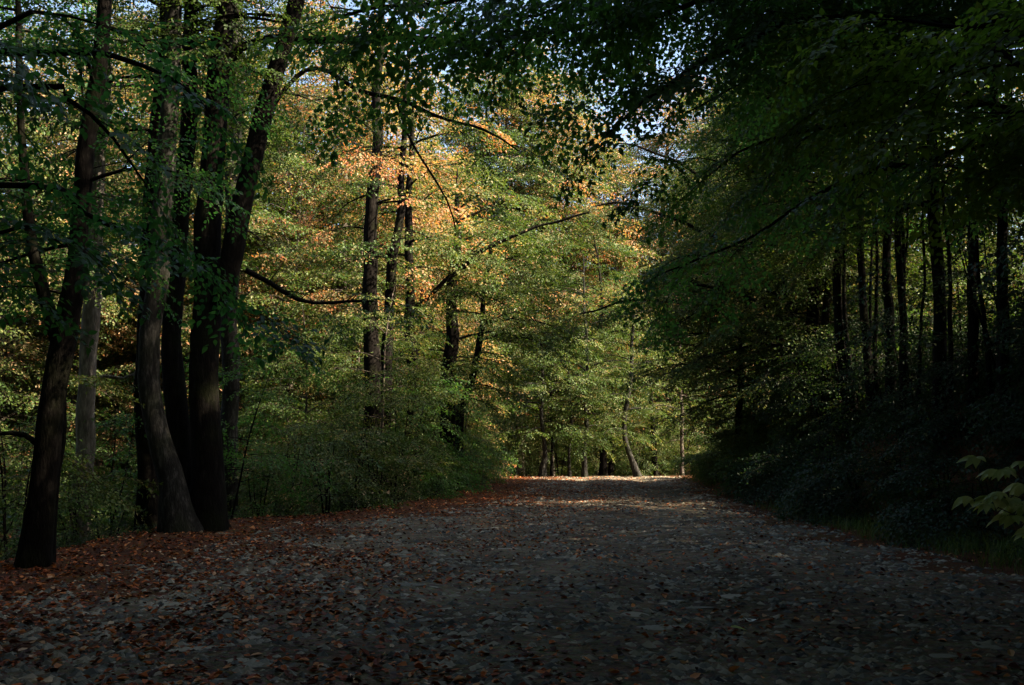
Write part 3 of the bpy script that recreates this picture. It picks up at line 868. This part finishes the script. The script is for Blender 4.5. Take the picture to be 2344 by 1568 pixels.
# near trees whose trunks stand outside the picture and whose limbs hang into it
def near_tree(label, base, H, limbs, leaf, seed, r0=.16, crown_n=14, z0=6.5, bias=0.0):
    g = np.random.default_rng(seed)
    b = Vector((base[0], base[1], ground(base[0], base[1], False)))
    o = root_at("beech_tree", b, label, "tree")
    pts = [Vector((0, 0, -.3)), Vector((.05, .05, H * .3)), Vector((.1, -.1, H * .65)), Vector((.0, .1, H))]
    path, rd = smooth_path(pts, [r0 * 1.4, r0, r0 * .7, .03], .5)
    mb, mats, far = MB(), [], []
    tube(mb, path, rd, 12, 0, .14, seed)
    crown_on([tuple(p) for p in path], rd, mb, far, g, z0, crown_n, 3.4, size=.95, step=.45)
    link("trunk", mb.mesh("trunk", [M_BARKD], smooth=True), o)
    for lp, r, dens, sub in limbs:
        Q = [at(*p) - b for p in lp]
        z = Q[0].z
        st = min(path, key=lambda p: abs(p.z - (z - .4)))
        Q = [Vector(st)] + Q
        lpath, lrd = smooth_path(Q, [r * (1 - .8 * i / (len(Q) - 1)) for i in range(len(Q))], .2)
        lpath = [p + noise.noise_vector((p.x * 1.6 + seed, p.y * 1.6, p.z * 1.6)) * .09 * min(1, i / 5) for i, p in enumerate(lpath)]
        lm = MB()
        tube(lm, lpath, lrd, 7, 0, .14, seed)
        arr = np.array([tuple(p) for p in lpath])
        i0 = len(arr) // 3
        L = sum(np.linalg.norm(arr[i + 1] - arr[i]) for i in range(len(arr) - 1))
        dress(arr, L, mats, g, .3, .30 / dens, .85, .22)
        k = int(L / .5 * sub)
        for j in range(k):
            t = .3 + .65 * (j + g.random()) / max(k, 1)
            p, d = on_path(arr, t)
            limb(lm, mats, p, math.atan2(d[1], d[0]) + (1 if j % 2 else -1) * g.uniform(.4, 1.0), g.uniform(-.2, .25), g.uniform(.5, 1.1), g, r=.008, size=.8, sub=False, step=.3 / dens)
        link("limb", lm.mesh("limb", [M_BARKD], smooth=True), o)
    cb = MB()
    add_sprays(cb, mats, SP_NEAR, g, bias=bias)
    add_sprays(cb, far, SP_MID, g)
    link("crown", cb.mesh("crown", [leaf, M_TWIG]), o)
    return o


near_tree("near beech whose leafy limbs hang in front of the big clump of trunks", (-6.6, 7.0), 14, [
    ([(60, 120, 7.0), (250, 120, 7.2), (400, 170, 7.5), (480, 250, 7.7)], .035, .8, .15),
    ([(20, 200, 6.6), (150, 240, 6.8), (260, 320, 7.0), (335, 410, 7.1)], .03, .8, .15),
    ([(-20, 420, 7.2), (180, 480, 8.0), (330, 560, 8.6), (460, 630, 9.0), (590, 715, 9.3)], .03, .9, .15),
    ([(-40, 60, 6.4), (80, 30, 6.6), (220, 60, 6.8)], .03, .9, .4),
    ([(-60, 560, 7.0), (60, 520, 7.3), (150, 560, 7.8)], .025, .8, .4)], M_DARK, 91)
near_tree("near beech whose limbs, leaves coloured as if sunlit, reach in over the bank at the top corner", (5.6, 6.0), 13, [
    ([(2460, 90, 6.6), (2350, 100, 6.9), (2200, 150, 7.3), (2060, 200, 7.8)], .028, 1.1, .7),
    ([(2380, 40, 6.4), (2230, 60, 6.6), (2080, 40, 6.8), (1960, 60, 7.2)], .03, 1.1, .6),
    ([(2420, 150, 6.2), (2280, 120, 6.8), (2100, 110, 7.6), (1900, 130, 8.4)], .035, 1.0, .6),
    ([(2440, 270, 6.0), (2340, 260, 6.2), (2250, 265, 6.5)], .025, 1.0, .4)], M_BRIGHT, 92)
near_tree("near beech whose limbs arch over the track and hang dark before the sky gap", (7.6, 9.5), 15, [
    ([(2160, -260, 9.6), (1800, -180, 9.8), (1500, -60, 10.2), (1250, 40, 10.6)], .04, 1.1, 1.2),
    ([(2200, -120, 10.4), (1900, -60, 10.8), (1640, -20, 11.2), (1420, 30, 11.6), (1280, 120, 12)], .04, 1.1, 1.2),
    ([(2150, -220, 9.4), (1750, -150, 9.0), (1450, -50, 8.8), (1230, 20, 8.7), (1060, 60, 8.7)], .04, 1.2, 1.2),
    ([(2230, 120, 10.2), (2000, 100, 10.6), (1780, 170, 11.0), (1560, 250, 11.2)], .04, .8, .5),
    ([(2260, 330, 10.2), (2050, 380, 10.6), (1850, 450, 11.0), (1680, 560, 11.4), (1500, 640, 12)], .04, .9, .7),
    ([(2150, -140, 9.8), (1850, -60, 10.2), (1600, 40, 10.8), (1420, 130, 11.4)], .04, 1.0, 1.0),
    ([(2200, 60, 9.3), (1900, 40, 9.0), (1650, 120, 8.8), (1480, 220, 8.6), (1390, 300, 8.5)], .045, 1.1, .8),
    ([(2150, -80, 9.4), (1800, -40, 9.0), (1500, 30, 8.8), (1280, 60, 8.6), (1120, 90, 8.5)], .045, 1.1, .8),
    ([(2180, 240, 9.6), (1960, 280, 9.4), (1760, 330, 9.4), (1600, 420, 9.6)], .035, .8, .5),
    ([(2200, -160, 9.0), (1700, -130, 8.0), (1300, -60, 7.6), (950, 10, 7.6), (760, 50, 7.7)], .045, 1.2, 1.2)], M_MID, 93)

# ------------------------------------------------------------------ bushes and saplings
def shrub_mesh(seed, H, n, L, lib, size):
    g = np.random.default_rng(seed)
    mb, mats = MB(), []
    for s in range(4):
        a = g.uniform(0, 6.28); ln = g.uniform(.05, .35)
        pts = [(0.05 * math.cos(a), 0.05 * math.sin(a), -.15)]
        for k in range(1, 5):
            pts.append((ln * H * k / 4 * math.cos(a) + g.normal(0, .04), ln * H * k / 4 * math.sin(a) + g.normal(0, .04), H * k / 4 * g.uniform(.92, 1.0)))
        rad = [.028, .022, .017, .012, .006]
        path, rd = smooth_path(pts, rad, .25)
        tube(mb, path, rd, 6, 0)
        crown_on([tuple(p) for p in path], rd, mb, mats, g, H * .1, n, L, .4, size=size, step=.36, low=.9, el=(.0, .5))
    cb = MB(); add_sprays(cb, mats, lib, g)
    return mb.mesh("stems", [M_BARKD], smooth=True), cb


SHR = []
for sd, H, n, L in [(401, 2.6, 5, 1.25), (402, 1.7, 5, 1.15), (403, 3.8, 6, 1.5), (404, 1.0, 5, .9)]:
    sm, cb = shrub_mesh(sd, H, n, L, SP_MID, .95)
    SHR.append((sm, {m.name: cb.mesh("foliage", [m, M_TWIG]) for m in (M_GREEN, M_SHADE, M_YEL, M_MID)}))


def shrub(k, x, y, m, label, group=None, sc=1.0):
    o = root_at("shrub", (x, y, ground(x, y, False)), label, "shrub", group, rng.uniform(0, 6.28), sc)
    link("stems", SHR[k][0], o)
    link("foliage", SHR[k][1][m.name], o)


def spots(n, f, md, tries=4000):
    out = []
    for _ in range(tries):
        x, y = f()
        if all((x - a) ** 2 + (y - b) ** 2 > md * md for a, b in out):
            out.append((x, y))
            if len(out) >= n: break
    return out


def left_edge():
    y = rng.uniform(21.5, 47)
    return lerp_tab(XL, y) - (.35 + 3.6 * rng.random() ** 1.3), y


for x, y in spots(32, left_edge, 1.35):
    d = lerp_tab(XL, y) - x
    k = 3 if d < .6 else (1 if d < 1.0 else int(rng.choice([0, 2, 2])))
    low = k in (1, 3)
    shrub(k, x, y, M_MID if rng.random() < .5 else M_YEL, "low green bush on the leafy verge along the curve of the track" if low else "tall bushy green sapling behind the low verge bushes, before the middle trunks",
          "low bushes along the curve of the track" if low else "tall saplings behind the verge bushes", rng.uniform(.8, 1.15))


for x, y in spots(8, lambda: (lambda y: (lerp_tab(XL, y) - rng.uniform(1.2, 5.0), y))(rng.uniform(30, 45)), 1.7):
    place_tree(4, x, y, M_GREEN if rng.random() < .5 else M_YEL, "young layered beech sapling rising out of the verge bushes before the middle trunks", "young layered beeches among the verge bushes", rng.uniform(.4, .75))


def left_low():
    y = rng.uniform(15, 34)
    return rng.uniform(-17, -7.4) * (y / 22) ** .5, y


for x, y in spots(22, left_low, 1.8):
    if x < lerp_tab(XL, y) - 1.0:
        shrub(int(rng.choice([0, 1, 2])), x, y, M_YEL if rng.random() < .5 else M_GREEN, "leafy bush in the dip behind the big trunks at the clearing edge", "bushes in the dip behind the big trunks", rng.uniform(.8, 1.2))


def bank_face():
    y = rng.uniform(13, 46)
    return lerp_tab(XR, y) + .6 + 4.9 * rng.random() ** 1.4, y


for x, y in spots(95, bank_face, .85):
    d = x - lerp_tab(XR, y)
    if y < 15.5 and d < 1.6: continue
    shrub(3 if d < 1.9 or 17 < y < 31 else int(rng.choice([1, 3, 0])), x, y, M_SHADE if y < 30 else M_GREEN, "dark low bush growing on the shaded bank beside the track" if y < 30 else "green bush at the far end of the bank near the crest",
          "dark low bushes on the shaded bank" if y < 30 else "green bushes at the far end of the bank", rng.uniform(.7, 1.1))


for x, y in spots(30, lambda: (rng.uniform(9.0, 14.5), rng.uniform(5.0, 19.5)), 1.2):  # mostly unseen bushes added to keep sun streaks off the track
    shrub(int(rng.choice([0, 2])), x, y, M_SHADE, "tall dark bush added on the upper part of the bank to block sun streaks", "tall dark bushes added on the upper bank to block sun", rng.uniform(.9, 1.4))


for x, y in spots(18, lambda: (lambda y: (lerp_tab(XR, y) + rng.uniform(1.9, 4.2), y))(rng.uniform(22, 39)), 1.2):  # bush row added to block a sun patch on the track
    shrub(int(rng.choice([0, 2])), x, y, M_GREEN if rng.random() < .5 else M_SHADE, "tall bush added on the slope of the bank to shade the climbing track", "tall bushes added on the bank to shade the track", rng.uniform(.7, 1.1))


def crest_low():
    y = rng.uniform(55.5, 70)
    return rng.uniform(-4, 15), y


for x, y in spots(44, crest_low, 1.4):
    shrub(int(rng.choice([0, 2, 2])), x, y, M_YEL, "sunlit bush between the thin trunks beyond the crest", "sunlit bushes beyond the crest", rng.uniform(.9, 1.35))


# pale green sapling reaching in over the grass
def lobed_leaflet():
    x = [0, .14, .34, .58, .8, 1.0]; w = [0, .15, .23, .19, .10, 0]
    v, f = [(0, 0, 0)], []
    for a, b in zip(x[1:-1], w[1:-1]):
        z = -.30 * a * a
        v += [(a, -b, z + .06 * b), (a, 0, z - .01), (a, b, z + .06 * b)]
    v.append((1, 0, -.32))
    f = [(0, 1, 2), (0, 2, 3)]
    for k in range(3):
        a, b = 1 + 3 * k, 4 + 3 * k
        f += [(a, b, b + 1), (a, b + 1, a + 1), (a + 1, b + 1, b + 2), (a + 1, b + 2, a + 2)]
    f += [(10, 13, 11), (11, 13, 12)]
    return np.array(v, np.float32), np.array(f, np.int32)


def compound_sapling():
    g = np.random.default_rng(5)
    Y0 = 9.2
    base = Vector((6.0, 9.6, ground(6.0, 9.6, False)))
    o = root_at("sapling", base, "pale lime-green sapling with drooping compound leaves overhanging the grass", "sapling")
    lv, lf = lobed_leaflet()
    st, fo = MB(), MB()
    ends = [[(2420, 1160, 9.4), (2330, 1090, 9.2), (2235, 1045, 9.0)], [(2440, 1200, 9.4), (2370, 1110, 9.2), (2310, 1070, 9.1)],
            [(2430, 1230, 9.4), (2340, 1140, 9.1), (2215, 1135, 8.9)], [(2430, 1240, 9.4), (2380, 1180, 9.1), (2290, 1125, 8.9)],
            [(2430, 1250, 9.4), (2390, 1170, 9.2), (2340, 1110, 9.2)], [(2430, 1260, 9.3), (2360, 1200, 9.0), (2260, 1150, 8.8)], [(2440, 1230, 9.3), (2400, 1150, 9.0), (2320, 1140, 8.9)], [(2430, 1200, 9.6), (2400, 1100, 9.5), (2340, 1055, 9.4)]]
    for e in ends:
        Q = [Vector((0, 0, -.05))] + [at(*p) - base for p in e]
        path, rd = smooth_path(Q, [.012, .008, .005, .003], .12)
        tube(st, path, rd, 6, 0)
        arr = np.array([tuple(p) for p in path]); n = len(arr)
        # three palmate fans of leaflets towards the end of the stem
        for t in (.72, .86, 1.0):
            p, d = on_path(arr, t)
            d = d / np.linalg.norm(d)
            for hand in ((-1, 1) if t < 1 else (0,)):
                pd = np.array([d[0] * math.cos(.9 * hand) - d[1] * math.sin(.9 * hand), d[0] * math.sin(.9 * hand) + d[1] * math.cos(.9 * hand), -.1])
                c = p + pd * (.07 if hand else .0)
                if hand: tube(st, [p, p + pd * .035, c], [.002, .002, .0015], 4, 0)
                for a in (-1.25, -.65, 0, .65, 1.25):
                    ca, sa = math.cos(a), math.sin(a)
                    ld = np.array([pd[0] * ca - pd[1] * sa, pd[0] * sa + pd[1] * ca, -.28 + g.normal(0, .12)])
                    B = rot_basis(ld, np.array([g.normal(0, .2), g.normal(0, .2) - .35, 1.0]))
                    s = .18 * (1 - .18 * abs(a)) * g.uniform(.85, 1.15)
                    fo.add((lv * s) @ B.T + c, lf, None, 0, t3=np.full(len(lf), g.random()))
    link("stems", st.mesh("stems", [M_TWIG], smooth=True), o)
    link("foliage", fo.mesh("foliage", [M_LIME]), o)


compound_sapling()

# ------------------------------------------------------------------ ground cover
def ground_np(x, y):
    return np.array([ground(float(a), float(b)) for a, b in zip(x, y)], np.float32)


def litter():
    g = np.random.default_rng(31)
    N = 130000
    y = 3.5 + 49 * g.random(N) ** 1.25
    x = g.uniform(-1, 1, N) * (y * .53 + 1.0)
    xl = np.interp(y, [p[0] for p in XL], [p[1] for p in XL]); xr = np.interp(y, [p[0] for p in XR], [p[1] for p in XR])
    d = np.minimum(x - xl, 9)
    # thick on the verge, thin on the worn middle
    prob = np.where(d < 4.6, 1.0, np.clip(.72 - .12 * (d - 4.6), .13, 1))
    prob = prob * (.22 + .78 * np.clip(1.1 * np.sin(x * 1.3 + 2 * np.sin(y * .5)) * np.sin(y * .8) + .55 * np.sin(x * 3.7 + 1.5 * np.sin(y * 2.3)) * np.sin(y * 2.9 + x) + .45, 0, 1))
    prob = np.where(d < 3.0, np.maximum(prob, .8), prob)
    keep = (g.random(N) < prob) & (x > xl - 3) & (x < xr + 1.6)
    x, y, d = x[keep], y[keep], d[keep]
    z = ground_np(x, y)
    lv = np.array([(-.5, 0, .03), (-.15, -.33, .14), (.2, -.28, .12), (.55, 0, .05), (.2, .28, .16), (-.15, .33, .10), (.02, 0, 0)], np.float32)
    lf = np.array([(0, 1, 6), (1, 2, 6), (2, 3, 6), (3, 4, 6), (4, 5, 6), (5, 0, 6)], np.int32)
    n = len(x)
    s = .026 + .072 * g.beta(1.6, 2.2, n)
    a = g.uniform(0, 6.28, n); ti = g.normal(0, .25, (n, 2))
    ca, sa = np.cos(a), np.sin(a)
    curl = g.uniform(.3, 2.2, n)
    v = np.repeat(lv[None], n, 0) * s[:, None, None]
    v[:, :, 2] *= curl[:, None]
    xx = v[:, :, 0] * ca[:, None] - v[:, :, 1] * sa[:, None]
    yy = v[:, :, 0] * sa[:, None] + v[:, :, 1] * ca[:, None]
    zz = v[:, :, 2] + xx * ti[:, :1] + yy * ti[:, 1:] + .008
    P = np.stack([xx + x[:, None], yy + y[:, None], zz + z[:, None]], -1)
    f = (lf[None] + (np.arange(n) * 7)[:, None, None]).reshape(-1, 3)
    t = g.random(n) ** np.where(d < 3.5, .85, .75)
    mb = MB(); mb.add(P.reshape(-1, 3), f, None, 0, t3=np.repeat(t, 6))
    o = link("fallen_leaves", mb.mesh("fallen_leaves", [M_LITTER]))
    tag(o, "brown and rust fallen leaves scattered over the track and its verge", "leaf litter", kind="stuff")


litter()


def gravel():
    g = np.random.default_rng(33)
    N = 80000
    y = 4.5 + 46 * g.random(N) ** 1.45
    x = g.uniform(-1, 1, N) * (y * .53 + .5)
    xl = np.interp(y, [p[0] for p in XL], [p[1] for p in XL]); xr = np.interp(y, [p[0] for p in XR], [p[1] for p in XR])
    pat = np.sin(x * 1.9 + 1.3 * np.sin(y * 1.1)) * np.sin(y * 1.3 + np.sin(x * .7) * 2) + .5 * np.sin(x * 4.3 + y * 2.1)
    keep = (x > xl + 1.6) & (x < xr - .2) & (g.random(N) < np.clip(.6 + .5 * pat, .2, 1))
    x, y = x[keep], y[keep]
    z = ground_np(x, y)
    n = len(x)
    ov = np.array([(1, 0, 0), (.45, .8, .1), (-.5, .75, -.1), (-1, 0, .1), (-.45, -.8, 0), (.5, -.75, .1), (.1, .1, .75), (-.2, -.1, -.6)], np.float32)
    of = np.array([(k, (k + 1) % 6, 6) for k in range(6)], np.int32)
    s = .010 + .072 * g.random(n) ** 2.8 + .0005 * y
    a = g.uniform(0, 6.28, n); el = g.uniform(.5, 1, n)
    v = np.repeat(ov[None], n, 0) * (1 + g.normal(0, .18, (n, 8, 3)))
    v *= s[:, None, None]; v[:, :, 1] *= el[:, None]; v[:, :, 2] *= .62
    xx = v[:, :, 0] * np.cos(a)[:, None] - v[:, :, 1] * np.sin(a)[:, None]
    yy = v[:, :, 0] * np.sin(a)[:, None] + v[:, :, 1] * np.cos(a)[:, None]
    P = np.stack([xx + x[:, None], yy + y[:, None], v[:, :, 2] - .1 * s[:, None] + z[:, None]], -1)
    f = (of[None] + (np.arange(n) * 8)[:, None, None]).reshape(-1, 3)
    mb = MB(); mb.add(P.reshape(-1, 3), f, None, 0, t3=np.repeat(g.random(n), 6))
    o = link("gravel", mb.mesh("gravel", [M_STONE], smooth=False))
    tag(o, "loose grey gravel strewn over the dirt track", "gravel", kind="stuff")


gravel()


def grass():
    g = np.random.default_rng(35)
    N = 16000
    y = g.uniform(8.5, 26, N)
    xr = np.interp(y, [p[0] for p in XR], [p[1] for p in XR])
    x = xr + g.normal(.75, .55, N)
    clump = np.sin(x * 5.1) * np.sin(y * 4.3) + g.normal(0, .5, N)
    keep = (x > xr - .3) & (clump > -.5)
    x, y = x[keep], y[keep]; n = len(x)
    z = ground_np(x, y)
    h = g.uniform(.12, .42, n) * np.clip(1.25 - .02 * y, .6, 1.2)
    a = g.uniform(0, 6.28, n); bend = g.uniform(.2, .9, n); w = g.uniform(.002, .0055, n)
    dx, dy = np.cos(a), np.sin(a)
    V = []
    for t, ww in ((0, 1), (.4, .9), (.75, .6), (1, .05)):
        off = bend * h * t ** 2
        zz = z + h * t * (1 - .25 * bend * t) - .02
        V.append(np.stack([x + dx * off - dy * w * ww, y + dy * off + dx * w * ww, zz], -1))
        V.append(np.stack([x + dx * off + dy * w * ww, y + dy * off - dx * w * ww, zz], -1))
    V = np.stack(V, 1)
    q_ = np.array([(0, 1, 3, 2), (2, 3, 5, 4), (4, 5, 7, 6)], np.int32)
    f = (q_[None] + (np.arange(n) * 8)[:, None, None]).reshape(-1, 4)
    mb = MB(); mb.add(V.reshape(-1, 3), None, f, 0, t4=np.repeat(g.random(n), 3))
    o = link("grass", mb.mesh("grass", [M_GRASS]))
    tag(o, "long green grass along the foot of the bank", "grass", kind="stuff")


grass()


def weeds():
    """Low leafy ground cover on the bank and in the dip, more plants than one could count."""
    g = np.random.default_rng(36)
    mats = []
    for _ in range(1500):
        if g.random() < .6:
            y = g.uniform(9, 46); x = lerp_tab(XR, y) + abs(g.normal(0, 2.6)) + .35
        else:
            y = g.uniform(13, 48); x = lerp_tab(XL, y) - abs(g.normal(0, 2.2)) - .2
        a = g.uniform(0, 6.28)
        mats.append(((x, y, ground(x, y) + g.uniform(.02, .18)), (math.cos(a), math.sin(a), g.uniform(-.05, .6)), (g.normal(0, .3), g.normal(0, .3), 1), g.uniform(.25, .55)))
    mb = MB(); add_sprays(mb, mats, SP_MID, g)
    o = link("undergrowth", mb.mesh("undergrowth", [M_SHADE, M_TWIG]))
    tag(o, "dark leafy undergrowth covering the bank and the verge", "undergrowth", kind="stuff")


weeds()

# ------------------------------------------------------------------ stones in the track
def stone_mesh(seed):
    g = np.random.default_rng(seed)
    k = 11
    an = np.sort(np.linspace(0, 2 * PI, k, endpoint=False) + g.normal(0, .14, k))
    r = 1 + g.normal(0, .16, k)
    el = g.uniform(.45, .8)
    V = []
    for sc, z in ((1.0, -.25), (1.02, .06), (.90, .20), (.5, .26)):
        for i in range(k):
            V.append((math.cos(an[i]) * r[i] * sc, math.sin(an[i]) * r[i] * el * sc, z * .55 + g.normal(0, .018)))
    V.append((0, 0, .15))
    F = [(a * k + i, a * k + (i + 1) % k, (a + 1) * k + (i + 1) % k, (a + 1) * k + i) for a in range(3) for i in range(k)]
    f3 = [(3 * k + i, 3 * k + (i + 1) % k, 4 * k) for i in range(k)]
    tt = g.uniform(.2, .6)
    mb = MB(); mb.add(V, f3, F, 0, t3=np.full(len(f3), tt), t4=np.full(len(F), tt))
    return mb.mesh("stone", [M_STONE])


STONES = [stone_mesh(600 + k) for k in range(10)]


def ground_hit(px, py):
    lo, hi = 3.0, 60.0
    for _ in range(40):
        m = .5 * (lo + hi)
        p = at(px, py, m)
        if p.z > ground(p.x, p.y, False): lo = m
        else: hi = m
    return at(px, py, lo)


def stone(k, x, y, s, rz, label, group=None, zs=1.0):
    o = link("stone", STONES[k])
    o.location = (x, y, ground(x, y) - .035 * s)
    o.rotation_euler = (random.uniform(-.07, .07), random.uniform(-.07, .07), rz)
    o.scale = (s, s, s * .42 * zs)
    tag(o, label, "stone", group)


for px, py, w, k, lab in [
    (885, 1280, 60, 0, "bluish slab of stone at the edge of the leaf litter"),
    (815, 1275, 60, 1, "flat low stone just beside the bluish slab at the edge of the litter"),
    (1005, 1228, 46, 2, "green-grey stone bedded in the leaf litter below two paler stones"),
    (1085, 1205, 54, 3, "pale flat stone furthest up the leaf-covered side of the track"),
    (955, 1252, 46, 4, "dark teal stone between the bluish slab and the green-grey stone"),
    (380, 1385, 110, 5, "long low slab poking through the leaves before the big clump of trunks"),
    (740, 1358, 60, 6, "small wedge-shaped slab in the leaf litter below the bluish slab"),
    (1490, 1432, 150, 7, "widest flat slab in the middle of the track just beside the white curled scrap"),
    (1640, 1450, 150, 8, "broad pale slab in the track right below the white curled scrap"),
    (1690, 1362, 90, 9, "long thin pale slab in the track above the white curled scrap"),
    (820, 1440, 75, 0, "pale flat stone with fallen leaves around it on the near track"),
    (580, 1520, 130, 1, "large pale sunken slab at the near end of the track"),
    (440, 1555, 120, 2, "pale bluish slab cut off by the lower edge of the picture"),
    (1035, 1378, 60, 3, "small pale stone alone in the middle of the leafy track"),
]:
    p = ground_hit(px, py)
    stone(k, p.x, p.y, w * PS / FPX * p.y / 2, random.uniform(-.4, .4), lab)
cnt = 0
for _ in range(3000):
    y = 4.5 + 34 * random.random() ** 1.3
    x = random.uniform(-.53 * y, .53 * y)
    if not (lerp_tab(XL, y) + 1.2 < x < lerp_tab(XR, y) - .5): continue
    s = .05 + .16 * random.random() ** 2.2
    if s < .012 * y * .5: continue
    near = y < 12
    stone(random.randrange(10), x, y, s, random.uniform(0, 6.28), "small grey stone embedded in the near part of the dirt track" if near else "grey stone embedded in the track towards the crest",
          "small stones embedded in the near track" if near else "stones embedded in the track towards the crest")
    cnt += 1
    if cnt >= 170: break

# ------------------------------------------------------------------ small things
M_WHITE = leaf_mat("pale_scrap", [(0, (.75, .76, .72)), (1, (.8, .8, .76))], trans=.15, objvar=0)
p = ground_hit(1712, 1413)
mb = MB()
V, F = [], []
for i in range(9):
    t = i / 8
    w = .016 * math.sin(PI * min(1, .12 + t * .88)) + .002
    xx = .11 * (t - .5); zz = .03 + .05 * (1 - 2 * t) ** 2 * (1 if t < .5 else .35)
    V += [(xx, -w, zz + .012), (xx, w, zz - .010)]
    if i: F.append((2 * i - 2, 2 * i, 2 * i + 1, 2 * i - 1))
mb.add(V, None, F)
o = link("curled_scrap", mb.mesh("curled_scrap", [M_WHITE], smooth=True))
o.location = (p.x, p.y, ground(p.x, p.y)); o.rotation_euler = (R(50), 0, .1); o.scale = (1.35, 1.35, 1.35)
tag(o, "white curled scrap lying on the track just above a green leaf", "scrap")
p = ground_hit(1690, 1434)
lv, lf = leaf_shape('near')
mb = MB(); mb.add(lv * .16 + np.array((-.08, 0, .03)), lf, None, 0, t3=np.full(len(lf), .6))
o = link("green_leaf", mb.mesh("green_leaf", [M_LIME]))
o.location = (p.x, p.y, ground(p.x, p.y)); o.rotation_euler = (.1, .1, .2)
tag(o, "fresh green leaf lying on the track under the white curled scrap", "leaf")
# forked bare twig at the mound beside the leaning beech
b = at(118, 1262, 14.6)
mb = MB()
tube(mb, [at(100, 1215, 14.6) - b, at(112, 1232, 14.6) - b, at(122, 1245, 14.6) - b, at(133, 1254, 14.6) - b], [.006, .011, .012, .008], 6)
tube(mb, [at(122, 1244, 14.6) - b, at(123, 1255, 14.6) - b, at(119, 1275, 14.6) - b], [.011, .009, .007], 6)
o = link("fallen_twig", mb.mesh("fallen_twig", [M_BARKP], smooth=True))
o.location = b
tag(o, "pale forked bare twig sticking up beside the leaning beech", "twig")
